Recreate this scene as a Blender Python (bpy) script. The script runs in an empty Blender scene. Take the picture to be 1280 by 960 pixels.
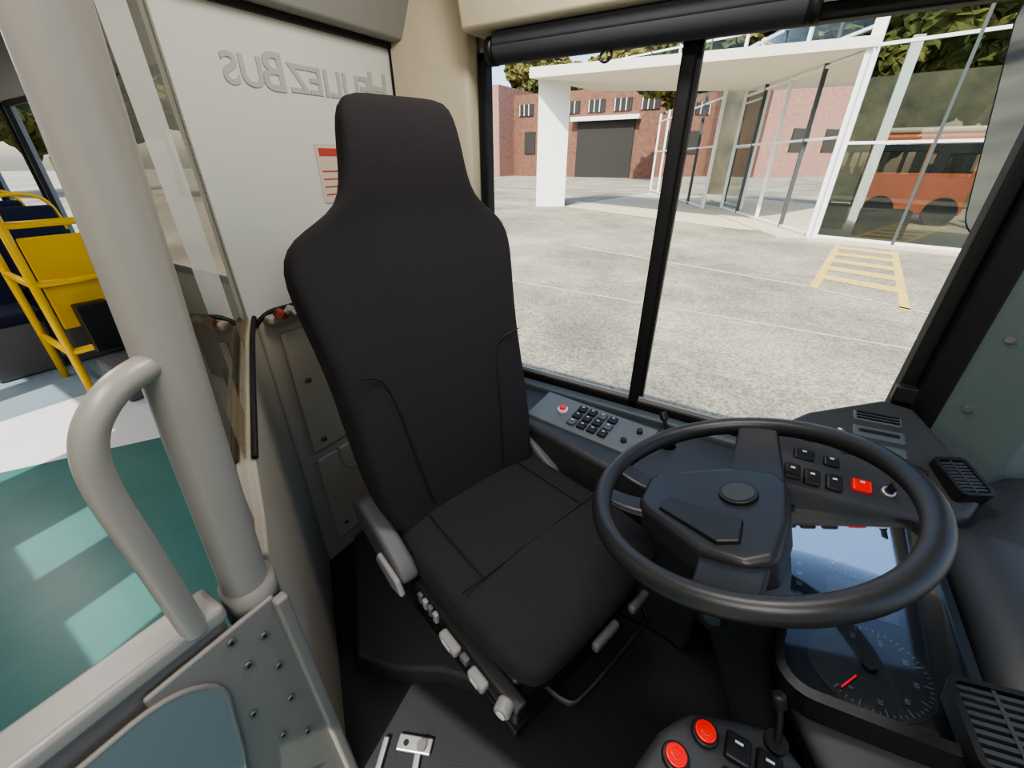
import bpy, bmesh, math, random
from mathutils import Vector, Matrix, noise
random.seed(4)
col=bpy.context.scene.collection
# ------------------------------------------------------------------ materials
def L(c): # sRGB 0-255 -> linear
    return tuple(((x/255)/12.92 if x/255<=.04045 else ((x/255+.055)/1.055)**2.4) for x in c)+(1,)
MATS={}
def mat(name,rgb,rough=.5,metal=0,bump=0,bscale=200,var=.0,vscale=4,rgb2=None,emit=0,coat=0,trans=0):
    m=bpy.data.materials.new(name);m.use_nodes=True;nt=m.node_tree;b=nt.nodes['Principled BSDF']
    b.inputs['Base Color'].default_value=L(rgb);b.inputs['Roughness'].default_value=rough;b.inputs['Metallic'].default_value=metal
    b.inputs['Coat Weight'].default_value=coat
    tc=nt.nodes.new('ShaderNodeTexCoord')
    if var or rgb2:
        n=nt.nodes.new('ShaderNodeTexNoise');n.inputs['Scale'].default_value=vscale;n.inputs['Detail'].default_value=8;n.inputs['Roughness'].default_value=.65
        nt.links.new(tc.outputs['Object'],n.inputs['Vector'])
        r=nt.nodes.new('ShaderNodeValToRGB');nt.links.new(n.outputs['Fac'],r.inputs['Fac'])
        r.color_ramp.elements[0].position=.35;r.color_ramp.elements[1].position=.65
        c=L(rgb);c2=L(rgb2) if rgb2 else tuple(min(1,x*(1+var)) for x in c[:3])+(1,)
        c1=c if rgb2 else tuple(x*(1-var) for x in c[:3])+(1,)
        r.color_ramp.elements[0].color=c1;r.color_ramp.elements[1].color=c2
        nt.links.new(r.outputs['Color'],b.inputs['Base Color'])
    if bump:
        n=nt.nodes.new('ShaderNodeTexNoise');n.inputs['Scale'].default_value=bscale;n.inputs['Detail'].default_value=4
        nt.links.new(tc.outputs['Object'],n.inputs['Vector'])
        bp=nt.nodes.new('ShaderNodeBump');bp.inputs['Strength'].default_value=bump;bp.inputs['Distance'].default_value=.002
        nt.links.new(n.outputs['Fac'],bp.inputs['Height']);nt.links.new(bp.outputs['Normal'],b.inputs['Normal'])
    if emit:
        b.inputs['Emission Color'].default_value=L(rgb);b.inputs['Emission Strength'].default_value=emit
    MATS[name]=m;return m
def glassmat(name,tint,refl=.06,rough=.0,fres=1.45,rcol=(1,1,1,1)):
    m=bpy.data.materials.new(name);m.use_nodes=True;nt=m.node_tree;nt.nodes.clear()
    o=nt.nodes.new('ShaderNodeOutputMaterial');t=nt.nodes.new('ShaderNodeBsdfTransparent');t.inputs[0].default_value=tint
    g=nt.nodes.new('ShaderNodeBsdfGlossy');g.inputs['Roughness'].default_value=rough;g.inputs['Color'].default_value=rcol
    lw=nt.nodes.new('ShaderNodeFresnel');lw.inputs['IOR'].default_value=fres
    a=nt.nodes.new('ShaderNodeMath');a.operation='MULTIPLY_ADD';a.inputs[1].default_value=.8;a.inputs[2].default_value=refl;a.use_clamp=True
    nt.links.new(lw.outputs[0],a.inputs[0])
    x=nt.nodes.new('ShaderNodeMixShader');nt.links.new(a.outputs[0],x.inputs[0]);nt.links.new(t.outputs[0],x.inputs[1]);nt.links.new(g.outputs[0],x.inputs[2])
    nt.links.new(x.outputs[0],o.inputs[0]);return m
def fritmat():
    m=bpy.data.materials.new('glass_dot_border');m.use_nodes=True;nt=m.node_tree;nt.nodes.clear()
    o=nt.nodes.new('ShaderNodeOutputMaterial');t=nt.nodes.new('ShaderNodeBsdfTransparent')
    d=nt.nodes.new('ShaderNodeBsdfDiffuse');d.inputs[0].default_value=(.04,.036,.03,1)
    tc=nt.nodes.new('ShaderNodeTexCoord');v=nt.nodes.new('ShaderNodeTexVoronoi');v.inputs['Scale'].default_value=230;v.inputs['Randomness'].default_value=.0
    nt.links.new(tc.outputs['Object'],v.inputs['Vector'])
    c=nt.nodes.new('ShaderNodeMath');c.operation='LESS_THAN';c.inputs[1].default_value=.40;nt.links.new(v.outputs['Distance'],c.inputs[0])
    x=nt.nodes.new('ShaderNodeMixShader');nt.links.new(c.outputs[0],x.inputs[0]);nt.links.new(t.outputs[0],x.inputs[1]);nt.links.new(d.outputs[0],x.inputs[2])
    nt.links.new(x.outputs[0],o.inputs[0]);return m
def asphalt():
    m=bpy.data.materials.new('asphalt');m.use_nodes=True;nt=m.node_tree;b=nt.nodes['Principled BSDF'];b.inputs['Roughness'].default_value=.9
    tc=nt.nodes.new('ShaderNodeTexCoord')
    def nz(s,d=6,r=.6):
        n=nt.nodes.new('ShaderNodeTexNoise');n.inputs['Scale'].default_value=s;n.inputs['Detail'].default_value=d;n.inputs['Roughness'].default_value=r;nt.links.new(tc.outputs['Object'],n.inputs['Vector']);return n
    n1=nz(.30,10,.7);r1=nt.nodes.new('ShaderNodeValToRGB');r1.color_ramp.elements[0].position=.38;r1.color_ramp.elements[1].position=.64
    r1.color_ramp.elements[0].color=L((126,122,107));r1.color_ramp.elements[1].color=L((176,170,148));nt.links.new(n1.outputs['Fac'],r1.inputs['Fac'])
    n2=nz(28,5,.8);r2=nt.nodes.new('ShaderNodeValToRGB');r2.color_ramp.elements[0].position=.41;r2.color_ramp.elements[1].position=.59
    r2.color_ramp.elements[0].color=(.32,.32,.32,1);r2.color_ramp.elements[1].color=(1.22,1.22,1.22,1);nt.links.new(n2.outputs['Fac'],r2.inputs['Fac'])
    mx=nt.nodes.new('ShaderNodeMix');mx.data_type='RGBA';mx.blend_type='MULTIPLY';mx.inputs['Factor'].default_value=.78
    nt.links.new(r1.outputs['Color'],mx.inputs['A']);nt.links.new(r2.outputs['Color'],mx.inputs['B'])
    v=nt.nodes.new('ShaderNodeTexVoronoi');v.feature='DISTANCE_TO_EDGE';v.inputs['Scale'].default_value=.3
    nd=nz(1.0,7,.7);ad=nt.nodes.new('ShaderNodeMix');ad.data_type='RGBA';ad.blend_type='ADD';ad.inputs['Factor'].default_value=1.6
    ad.clamp_factor=False
    nt.links.new(tc.outputs['Object'],ad.inputs['A']);nt.links.new(nd.outputs['Color'],ad.inputs['B']);nt.links.new(ad.outputs['Result'],v.inputs['Vector'])
    r3=nt.nodes.new('ShaderNodeValToRGB');r3.color_ramp.elements[0].position=0;r3.color_ramp.elements[1].position=.012
    r3.color_ramp.elements[0].color=(1.3,1.28,1.22,1);r3.color_ramp.elements[1].color=(1,1,1,1);nt.links.new(v.outputs['Distance'],r3.inputs['Fac'])
    m2=nt.nodes.new('ShaderNodeMix');m2.data_type='RGBA';m2.blend_type='MULTIPLY';m2.inputs['Factor'].default_value=1
    nt.links.new(mx.outputs['Result'],m2.inputs['A']);nt.links.new(r3.outputs['Color'],m2.inputs['B']);nt.links.new(m2.outputs['Result'],b.inputs['Base Color'])
    return m
seatcloth=mat('seat_fabric_black',(40,37,40),.95,bump=.8,bscale=700,var=.28,vscale=420)
greyplas=mat('grey_plastic',(92,91,93),.5,bump=.15,bscale=700)
ltgrey=mat('light_grey_lever',(140,139,138),.45)
blackplas=mat('black_plastic',(26,27,29),.42,bump=.2,bscale=600)
wheelrub=mat('steering_rubber',(38,39,42),.36,bump=.12,bscale=900)
dashmat=mat('dashboard_soft_plastic',(52,54,57),.5,bump=.3,bscale=700,var=.06,vscale=8)
dashblue=mat('dashboard_blue_grey',(78,86,92),.45,bump=.25,bscale=700)
panelgrey=mat('switch_panel_grey',(98,103,106),.45,bump=.15,bscale=600)
beige=mat('beige_moulding',(170,161,145),.6,bump=.2,bscale=400,var=.04)
beige2=mat('beige_overhead',(208,196,171),.6,bump=.2,bscale=400,var=.03)
white=mat('white_panel',(216,218,212),.42,var=.02,vscale=2)
greytrim=mat('grey_wall_trim',(150,150,147),.5,bump=.2,bscale=400,var=.03)
teal=mat('teal_grey_trim',(84,99,100),.55,bump=.25,bscale=500,var=.04)
polemat=mat('painted_pole_grey',(142,138,132),.36,bump=.06,bscale=300,var=.03)
doorgrey=mat('door_panel_grey',(124,120,114),.5,bump=.2,bscale=500,var=.04)
insetm=mat('door_inset_blue_grey',(112,122,125),.35,bump=.05)
alu=mat('aluminium',(190,192,194),.35,metal=.8)
boltm=mat('bolt_metal',(120,120,118),.4,metal=.6)
rubber=mat('black_gasket',(18,18,20),.6)
floormat_=mat('rubber_floor_dark',(29,31,34),.8,bump=.5,bscale=400,var=.3,vscale=300)
platm=mat('platform_rubber',(46,47,50),.7,bump=.4,bscale=400,var=.15,vscale=200)
greenfloor=mat('teal_vinyl_floor',(60,106,102),.35,var=.10,vscale=3)
lightfloor=mat('light_vinyl_floor',(196,198,198),.5,var=.04)
bluefloor=mat('blue_grey_vinyl_floor',(120,138,148),.5,var=.06)
yellow=mat('yellow_paint',(238,190,14),.4)
bluecloth=mat('blue_seat_cloth',(18,24,50),.9,var=.3,vscale=40)
redm=mat('red_button',(214,16,14),.25,emit=.3,coat=.5)
redcloth=mat('red_cloth',(140,66,58),.85,var=.3,vscale=60)
redprint=mat('red_print',(190,84,70),.7)
whitem=mat('white_mark',(205,205,205),.5)
stickerm=mat('sticker_paper',(218,202,188),.6)
greymark=mat('grey_lettering',(182,184,178),.5)
blindm=mat('sun_blind_fabric',(60,61,67),.8,bump=.2)
ceilm=mat('ceiling_grey',(146,146,141),.7,var=.03)
needle=mat('red_needle',(230,30,40),.4,emit=.4)
cluster_face=mat('cluster_face_black',(18,20,23),.3)
dialmark=mat('dial_marking',(104,110,114),.5)
wglass=glassmat('window_glass',(.95,.97,.95,1),.0,fres=1.18)
tglass=glassmat('tinted_partition_glass',(.34,.31,.26,1),.02,fres=1.15)
clglass=glassmat('instrument_cover_glass',(.8,.85,.9,1),.03,rough=.05,fres=1.35)
bglass=glassmat('building_glass',(.50,.56,.50,1),.07,rough=.01,fres=1.35)
uglass=glassmat('upper_building_glass',(.62,.70,.66,1),.03,rough=.01,fres=1.08)
mirrorm=mat('mirror_glass',(150,154,156),.06,metal=1)
frit=fritmat();asph=asphalt()
# ------------------------------------------------------------------ helpers
def grp(name,loc=(0,0,0)):
    e=bpy.data.objects.new(name,None);e.empty_display_size=.1;e.location=loc;col.objects.link(e);return e
def fin(o,m,par,bevel=0,smooth=False,sub=0,seg=3):
    if m: o.data.materials.append(m)
    if o.name not in col.objects: col.objects.link(o)
    if par:
        o.parent=par;o.matrix_parent_inverse=Matrix.Translation(par.location).inverted()
    if bevel:
        b=o.modifiers.new('bevel','BEVEL');b.width=bevel;b.segments=seg;b.limit_method='ANGLE';b.angle_limit=math.radians(30)
        smooth=True
    if sub:
        s=o.modifiers.new('sub','SUBSURF');s.levels=s.render_levels=sub;smooth=True
    if smooth:
        for p in o.data.polygons:p.use_smooth=True
        if bevel:
            w=o.modifiers.new('wn','WEIGHTED_NORMAL');w.keep_sharp=False
    return o
def mesh(name,v,f,m,par,bevel=0,smooth=False,sub=0,seg=3):
    d=bpy.data.meshes.new(name);d.from_pydata([tuple(x) for x in v],[],f);d.update()
    bm=bmesh.new();bm.from_mesh(d);bmesh.ops.recalc_face_normals(bm,faces=bm.faces);bm.to_mesh(d);bm.free()
    return fin(bpy.data.objects.new(name,d),m,par,bevel,smooth,sub,seg)
BF=[(0,1,2,3),(4,7,6,5),(0,4,5,1),(1,5,6,2),(2,6,7,3),(3,7,4,0)]
def box(name,x,y,z,m,par,bevel=0,seg=3):
    v=[(x[0],y[0],z[0]),(x[1],y[0],z[0]),(x[1],y[1],z[0]),(x[0],y[1],z[0]),(x[0],y[0],z[1]),(x[1],y[0],z[1]),(x[1],y[1],z[1]),(x[0],y[1],z[1])]
    return mesh(name,v,BF,m,par,bevel,seg=seg)
def obox(name,c,ax,hs,m,par,bevel=0,seg=3):
    c=Vector(c);a=[Vector(q).normalized() for q in ax];v=[]
    for z in(-1,1):
        for x,y in((-1,-1),(1,-1),(1,1),(-1,1)): v.append(c+a[0]*x*hs[0]+a[1]*y*hs[1]+a[2]*z*hs[2])
    return mesh(name,v,BF,m,par,bevel,seg=seg)
def loft(name,rings,m,par,sub=0,cap=True,bevel=0,smooth=True,closed=True):
    n=len(rings[0]);v=[p for r in rings for p in r];f=[]
    for i in range(len(rings)-1):
        for j in range(n if closed else n-1):
            k=(j+1)%n;f.append((i*n+j,i*n+k,(i+1)*n+k,(i+1)*n+j))
    if cap: f.append(tuple(range(n)));f.append(tuple((len(rings)-1)*n+j for j in range(n)))
    return mesh(name,v,f,m,par,bevel,smooth,sub)
def prism(name,base,top,m,par,bevel=0,seg=3):
    return loft(name,[base,top],m,par,bevel=bevel,smooth=bool(bevel))
def frame_axes(d):
    d=Vector(d).normalized();a=d.cross(Vector((0,0,1)))
    if a.length<.01:a=Vector((1,0,0))
    a.normalize();return a,d.cross(a),d
def cyl(name,p0,p1,r,m,par,r2=None,n=28,bevel=0):
    p0=Vector(p0);p1=Vector(p1);a,b,d=frame_axes(p1-p0);r2=r if r2 is None else r2
    R=[[p+ (a*math.cos(t)+b*math.sin(t))*q for t in [2*math.pi*i/n for i in range(n)]] for p,q in((p0,r),(p1,r2))]
    o=loft(name,R,m,par,bevel=bevel,smooth=False)
    for p in o.data.polygons: p.use_smooth=len(p.vertices)==4
    return o
def tube(name,pts,r,m,par,res=8,cyclic=False,smoothc=True):
    c=bpy.data.curves.new(name,'CURVE');c.dimensions='3D';c.bevel_depth=r;c.bevel_resolution=6;c.resolution_u=res;c.use_fill_caps=True
    s=c.splines.new('NURBS' if smoothc else 'POLY');s.points.add(len(pts)-1)
    for p,q in zip(s.points,pts): p.co=tuple(q)+(1,)
    if smoothc: s.order_u=3;s.use_endpoint_u=True
    s.use_cyclic_u=cyclic
    t=bpy.data.objects.new('tmp',c);col.objects.link(t);dg=bpy.context.evaluated_depsgraph_get()
    d=bpy.data.meshes.new_from_object(t.evaluated_get(dg));bpy.data.objects.remove(t)
    return fin(bpy.data.objects.new(name,d),m,par,smooth=True)
def text(name,body,M,size,m,par,ext=.0005,off=0):
    c=bpy.data.curves.new(name,'FONT');c.body=body;c.size=size;c.extrude=ext;c.align_x='CENTER';c.align_y='CENTER';c.offset=off
    t=bpy.data.objects.new('tmp',c);col.objects.link(t);dg=bpy.context.evaluated_depsgraph_get()
    d=bpy.data.meshes.new_from_object(t.evaluated_get(dg));bpy.data.objects.remove(t);d.transform(M)
    return fin(bpy.data.objects.new(name,d),m,par)
def MX(c,x,y,z):
    x=Vector(x).normalized();y=Vector(y).normalized();z=Vector(z).normalized()
    M=Matrix((x,y,z)).transposed().to_4x4();M.translation=Vector(c);return M
def wall_y(par,name,y,x0,x1,z0,z1,ops,m):
    x=x0;i=0
    for a,b,c,d in sorted(ops):
        if a>x: box(f'{name}_pier_{i}',(x,a),y,(z0,z1),m,par)
        if c>z0: box(f'{name}_sill_{i}',(a,b),y,(z0,c),m,par)
        if d<z1: box(f'{name}_head_{i}',(a,b),y,(d,z1),m,par)
        x=b;i+=1
    if x<x1: box(f'{name}_pier_{i}',(x,x1),y,(z0,z1),m,par)
# ------------------------------------------------------------------ bus shell
G=-.8
wl=grp('wall_left')
wall_y(wl,'side',(1.26,1.31),-9,1.0,-.45,2.1,[(-.89,.37,.58,1.62),(.60,.98,.6,1.62),(-2.6,-1.35,.65,1.75),(-4.1,-2.7,.65,1.75),(-5.6,-4.2,.65,1.75),(-7.1,-5.7,.65,1.75),(-8.6,-7.2,.65,1.75)],greytrim)
wr=grp('wall_right')
wall_y(wr,'side',(-1.31,-1.26),-9,1.0,-.45,2.1,[(-.55,.85,-.2,1.95),(-1.75,-1.45,1.15,1.5),(-2.4,-2.08,1.15,1.62),(-4.25,-3.05,-.2,1.9),(-5.6,-4.5,.6,1.8),(-7.1,-5.7,.6,1.8),(-8.6,-7.2,.6,1.8)],greytrim)  # unseen wall; small openings placed so sun patches fall on the floor
wb=grp('wall_rear');box('rear_panel',(-9.05,-9),(-1.31,1.31),(-.45,2.1),greytrim,wb)
wf=grp('wall_front')
box('front_lower',(.98,1.03),(-1.31,1.31),(-.45,.62),greytrim,wf);box('front_head',(.98,1.03),(-1.31,1.31),(1.85,2.1),greytrim,wf)
box('front_post_right',(.95,1.03),(-1.31,-1.22),(.6,1.9),blackplas,wf)
ce=grp('ceiling');box('ceiling_panel',(-9,1.0),(-1.31,1.31),(2.1,2.15),ceilm,ce)
fl=grp('floor')
box('base_floor',(-9,1.0),(-1.26,1.26),(-.27,-.215),bluefloor,fl)
def fpoly(nm,pts,m): prism(nm,[(x,y,-.214) for x,y in pts],[(x,y,-.2) for x,y in pts],m,fl)
fpoly('teal_vinyl',[(1.0,-1.26),(1.0,1.26),(-2.62,1.26),(-3.37,.0),(-3.6,-1.26)],greenfloor)
fpoly('pale_vinyl',[(-3.605,-1.26),(-3.375,0),(-2.625,1.26),(-4.1,1.26),(-4.1,-1.26)],lightfloor)
fpoly('blue_vinyl',[(-4.105,-1.26),(-4.105,1.26),(-9,1.26),(-9,-1.26)],bluefloor)
cf=grp('cab_floor')
prism('cab_floor_slab',[(-1.16,.54,-.199),(-.58,.15,-.199),(.975,.15,-.199),(.975,1.255,-.199),(-1.16,1.255,-.199)],[(-1.16,.54,0),(-.58,.15,0),(.975,.15,0),(.975,1.255,0),(-1.16,1.255,0)],floormat_,cf)
sp=grp('seat_platform')
pp=[(-1.10,.62),(-.74,.33),(-.62,.36),(-.50,.43),(-.32,.48),(-.24,.60),(-.20,.86),(-1.10,.95)]
prism('platform',[(x,y,.001) for x,y in pp],[(x*.985,y*.985+.008,.084) for x,y in pp],platm,sp,bevel=.014)
# ------------------------------------------------------------------ driver window
w1=grp('window_1')
fx0,fx1,fz0,fz1=-.885,.365,.585,1.605
box('frame_bottom',(fx0,fx1),(1.235,1.275),(fz0,fz0+.032),rubber,w1,.006);box('frame_top',(fx0,fx1),(1.235,1.275),(fz1-.03,fz1),rubber,w1,.006)
box('frame_rear',(fx0,fx0+.03),(1.235,1.275),(fz0,fz1),rubber,w1,.006);box('frame_front',(fx1-.03,fx1),(1.225,1.275),(fz0,fz1),rubber,w1,.006)
box('divider',(-.30,-.266),(1.235,1.275),(fz0,fz1),rubber,w1,.006)
box('divider_inner_lip',(-.266,-.256),(1.25,1.27),(fz0,fz1),blackplas,w1)
box('slide_rail',(fx0+.03,fx1-.03),(1.24,1.25),(fz0+.032,fz0+.045),greytrim,w1)
for i,(a,b) in enumerate([(fx0+.03,-.3),(-.262,fx1-.03)]):
    mesh(f'glass_{i}',[(a,1.262,fz0+.03),(b,1.262,fz0+.03),(b,1.262,fz1-.03),(a,1.262,fz1-.03)],[(0,1,2,3)],wglass,w1)
for k,(a,b) in enumerate([(-2.6,-1.35),(-4.1,-2.7),(-5.6,-4.2),(-7.1,-5.7),(-8.6,-7.2)]):
    w=grp(f'window_{k+2}')
    for nm,xx,zz in(('b',(a,b),(.65,.69)),('t',(a,b),(1.71,1.75)),('l',(a,a+.04),(.65,1.75)),('r',(b-.04,b),(.65,1.75))):
        box('frame_'+nm,xx,(1.24,1.27),zz,rubber,w,.005)
# A pillar + teal trim
ap=grp('front_pillar')
prism('pillar_black',[(.368,1.20,.60),(.41,1.17,.60),(.44,1.255,.60),(.368,1.255,.60)],[(.368,1.20,1.6),(.41,1.17,1.6),(.44,1.255,1.6),(.368,1.255,1.6)],rubber,ap,.008)
prism('pillar_trim',[(.405,1.255,.55),(.405,1.17,.55),(.52,1.13,.55),(.60,1.20,.55),(.60,1.255,.55)],[(.405,1.255,1.6),(.405,1.17,1.6),(.545,1.125,1.6),(.63,1.195,1.6),(.63,1.255,1.6)],teal,ap,.012)
for z in(.86,1.02,1.4): cyl('trim_screw_%d'%int(z*100),(.44,1.165,z),(.436,1.152,z),.007,boltm,ap)
# overhead
oh=grp('overhead_locker')
prism('locker_body',[(-.86,1.13,1.630),(.9,1.13,1.630),(.9,1.255,1.630),(-.86,1.255,1.630)],[(-.86,1.02,2.095),(.9,1.02,2.095),(.9,1.255,2.095),(-.86,1.255,2.095)],beige2,oh,.012)
prism('locker_recess',[(-.70,1.110,1.68),(-.1,1.110,1.68),(-.1,1.13,1.68),(-.70,1.13,1.68)],[(-.70,1.035,1.98),(-.1,1.035,1.98),(-.1,1.06,1.98),(-.70,1.06,1.98)],beige2,oh,.01)
sb=grp('sun_blind')
cyl('blind_roll',(-.78,1.185,1.592),(-.06,1.185,1.592),.031,blindm,sb,bevel=.004);box('blind_cassette',(-.78,-.06),(1.152,1.232),(1.595,1.627),blindm,sb,.008)
cyl('end_cap_rear',(-.80,1.185,1.592),(-.78,1.185,1.592),.034,blackplas,sb);cyl('end_cap_front',(-.06,1.185,1.592),(-.04,1.185,1.592),.034,blackplas,sb)
tube('pull_hook',[(-.47,1.185,1.562),(-.485,1.18,1.55),(-.465,1.18,1.535),(-.445,1.18,1.55),(-.455,1.185,1.562)],.003,blackplas,sb)
hb=grp('window_header_bar');box('bar',(-.03,.36),(1.16,1.232),(1.608,1.627),rubber,hb,.006)
tr=grp('trim_1')
prism('rear_pillar',[(-1.15,1.255,0),(-1.15,1.16,0),(-.90,1.215,0),(-.89,1.255,0)],[(-1.15,1.255,1.95),(-1.15,1.14,1.95),(-.90,1.205,1.95),(-.89,1.255,1.95)],beige2,tr,.012)
hd=grp('trim_2')
prism('header',[(-1.17,.50,1.64),(-1.10,.50,1.64),(-1.10,1.2,1.64),(-1.17,1.2,1.64)],[(-1.17,.50,2.095),(-.92,.40,2.095),(-.92,1.2,2.095),(-1.17,1.2,2.095)],ceilm,hd,.01)
prism('header_diagonal',[(-1.15,.52,1.64),(-.60,.16,1.64),(-.58,.19,1.64),(-1.13,.55,1.64)],[(-1.17,.50,2.095),(-.60,.13,2.095),(-.5,.22,2.095),(-1.0,.62,2.095)],ceilm,hd,.01)
# ------------------------------------------------------------------ rear partition
rp=grp('partition_rear')
box('upper_panel',(-1.17,-1.15),(.515,1.17),(.94,1.64),white,rp)
box('panel_top_gasket',(-1.15,-1.135),(.50,1.16),(1.625,1.645),rubber,rp,.004);box('panel_side_gasket',(-1.15,-1.138),(1.145,1.16),(.95,1.63),rubber,rp,.004)
box('lower_wall',(-1.20,-1.13),(.53,1.20),(0,.955),beige,rp,.01)
box('ledge',(-1.15,-1.10),(.55,1.2),(.935,.962),beige,rp,.01)
tube('ledge_gasket',[(-1.135,.52,.93),(-1.13,.55,.968),(-1.12,.62,.972),(-1.12,1.15,.972)],.006,rubber,rp)
box('locker_door',(-1.13,-1.118),(.58,.80),(.48,.90),beige,rp,.008);box('locker_door_low',(-1.13,-1.116),(.58,1.05),(.08,.45),beige,rp,.008)
tube('locker_recess_edge',[(-1.115,.66,.46),(-1.115,.66,.38),(-1.115,.70,.34),(-1.115,.78,.34)],.004,greytrim,rp)
for i,(y,z) in enumerate([(.62,.74),(.76,.74),(.62,.52),(.76,.30),(.62,.14)]): cyl(f'locker_screw_{i}',(-1.118,y,z),(-1.110,y,z),.008,boltm,rp)
tx=Vector((0,-1,0))
text('maker_lettering_a','H',MX((-1.1485,1.085,1.515),tx,(0,0,1),(-1,0,0)),.112,greymark,rp,.0012,.0015);text('maker_lettering_b','EULIEZ',MX((-1.1485,.925,1.51),tx,(0,0,1),(-1,0,0)),.085,greymark,rp,.0012,.0015)
text('maker_lettering_c','B',MX((-1.1485,.755,1.515),tx,(0,0,1),(-1,0,0)),.112,greymark,rp,.0012,.0015);text('maker_lettering_d','US',MX((-1.1485,.68,1.51),tx,(0,0,1),(-1,0,0)),.085,greymark,rp,.0012,.0015)
st=grp('notice_sticker');box('paper',(-1.1498,-1.1475),(.825,.93),(1.22,1.37),stickerm,st)
box('red_header',(-1.1474,-1.147),(.835,.92),(1.34,1.36),redprint,st)
for i in range(4): box(f'text_line_{i}',(-1.1474,-1.147),(.835,.90-.01*(i%2)),(1.24+i*.02,1.244+i*.02),redprint,st)
# diagonal partition
dp=grp('partition_side')
def D(s,off=0):
    a=Vector((-.60,.165,0));b=Vector((-1.15,.525,0));t=(b-a).normalized();n=Vector((-t.y,t.x,0))
    if n.x<0:n=-n
    return a+(b-a)*s+n*off
def dz(s): 
    pts=[(0,.70),(.15,.755),(.27,.83),(.6,.90),(.85,.945),(1,.955)]
    for (a,b),(c,d) in zip(pts,pts[1:]):
        if s<=c+1e-6: return b+(d-b)*(s-a)/(c-a)
ss=[.06,.15,.27,.45,.6,.75,.85,1]
loft('low_wall',[[D(s,-.03),D(s,.012),D(s,.012)+Vector((0,0,dz(s))),D(s,-.03)+Vector((0,0,dz(s)))] for s in ss],beige,dp,bevel=.006,smooth=False)
loft('low_wall_outer_skin',[[D(s,-.04)-Vector((0,0,.2)),D(s,-.031)-Vector((0,0,.2)),D(s,-.031)+Vector((0,0,dz(s)-.01)),D(s,-.04)+Vector((0,0,dz(s)-.01))] for s in ss],greytrim,dp,smooth=False)
tube('gasket',[D(s,.012)+Vector((0,0,dz(s)+.004)) for s in ss[2:]],.006,rubber,dp)
def dq(name,s0,s1,z0,z1,off,m):
    mesh(name,[D(s0,off)+Vector((0,0,z0 if z0 else dz(s0))),D(s1,off)+Vector((0,0,z0 if z0 else dz(s1))),D(s1,off)+Vector((0,0,z1)),D(s0,off)+Vector((0,0,z1))],[(0,1,2,3)],m,dp)
for i in range(len(ss)-1): dq(f'glass_{i}',ss[i],ss[i+1],None,1.64,-.005,tglass)
dq('dot_border_rear',.93,1,.955,1.64,-.002,frit)
for i,(a,b) in enumerate([(.27,.45),(.45,.6),(.6,.75),(.75,.85),(.85,1)]):
    mesh(f'dot_border_low_{i}',[D(a,-.002)+Vector((0,0,dz(a))),D(b,-.002)+Vector((0,0,dz(b))),D(b,-.002)+Vector((0,0,dz(b)+.04)),D(a,-.002)+Vector((0,0,dz(a)+.04))],[(0,1,2,3)],frit,dp)
# pole
po=grp('grab_pole')
def ring(c,rx,ry,n=28): return [Vector(c)+Vector((rx*math.cos(2*math.pi*i/n),ry*math.sin(2*math.pi*i/n),0)) for i in range(n)]
loft('pole',[ring((-.605,.143,.0),.033,.033),ring((-.605,.143,.70),.033,.033),ring((-.605,.195,1.5),.033,.035),ring((-.605,.23,2.095),.033,.035)],polemat,po)
loft('pole_collar',[ring((-.605,.143,.66),.040,.040),ring((-.605,.146,.725),.040,.040)],doorgrey,po)
tube('bent_handrail',[(-.60,.165,1.118),(-.585,.13,1.118),(-.575,.095,1.105),(-.57,.064,1.07),(-.57,.054,1.01),(-.57,.058,.9),(-.575,.060,.735)],.0165,polemat,po)
# cab gate
cg=grp('cab_gate')
box('gate_panel',(-.615,-.575),(-.55,.095),(-.19,.715),doorgrey,cg,.012)
box('gate_panel_hinge_side',(-.57,-.560),(-.02,.160),(-.19,.70),doorgrey,cg,.008)
box('gate_top_rail',(-.63,-.565),(-.55,.10),(.715,.748),polemat,cg,.01)
box('gate_edge_profile',(-.565,-.545),(.153,.176),(-.19,.695),doorgrey,cg,.006)
pts=[]
for t in range(9):
    a=math.pi/2*t/8;pts.append((-.05+.09*math.sin(a)+.01,.595+.09*math.cos(a)))
outl=[(-.5,.685)]+[(y,z) for y,z in pts]+[(.03,.45),(0,.3),(-.06,.2),(-.5,.1)]
prism('inset',[(-.561,y,z) for y,z in outl],[(-.553,y,z) for y,z in outl],insetm,cg,.003)
tube('inset_lip',[(-.557,y,z) for y,z in outl],.0045,doorgrey,cg,smoothc=False)
for i,(y,z) in enumerate([(.085,.68),(.125,.64),(.09,.61),(.125,.55),(.12,.45),(.065,.50),(.12,.32),(.085,.38),(.09,.2)]):
    cyl(f'gate_bolt_{i}',(-.560,y,z),(-.556,y,z),.0065,boltm,cg);cyl(f'gate_bolt_core_{i}',(-.556,y,z),(-.5555,y,z),.003,rubber,cg)
sl=grp('door_sill_strip');obox('strip',(-.515,.205,.008),((-.45,.9,0),(.9,.45,0),(0,0,1)),(.06,.007,.007),alu,sl,.003)
bk=grp('floor_bracket')
obox('plate',(-.47,.285,.008),((.9,.4,0),(-.4,.9,0),(0,0,1)),(.045,.018,.005),alu,bk,.004);cyl('pin',(-.45,.29,.013),(-.45,.29,.025),.012,boltm,bk);cyl('hole',(-.49,.275,.013),(-.49,.275,.0145),.007,rubber,bk)
obox('arm',(-.43,.24,.008),((.5,-.85,0),(.85,.5,0),(0,0,1)),(.04,.008,.005),alu,bk,.003)
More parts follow.
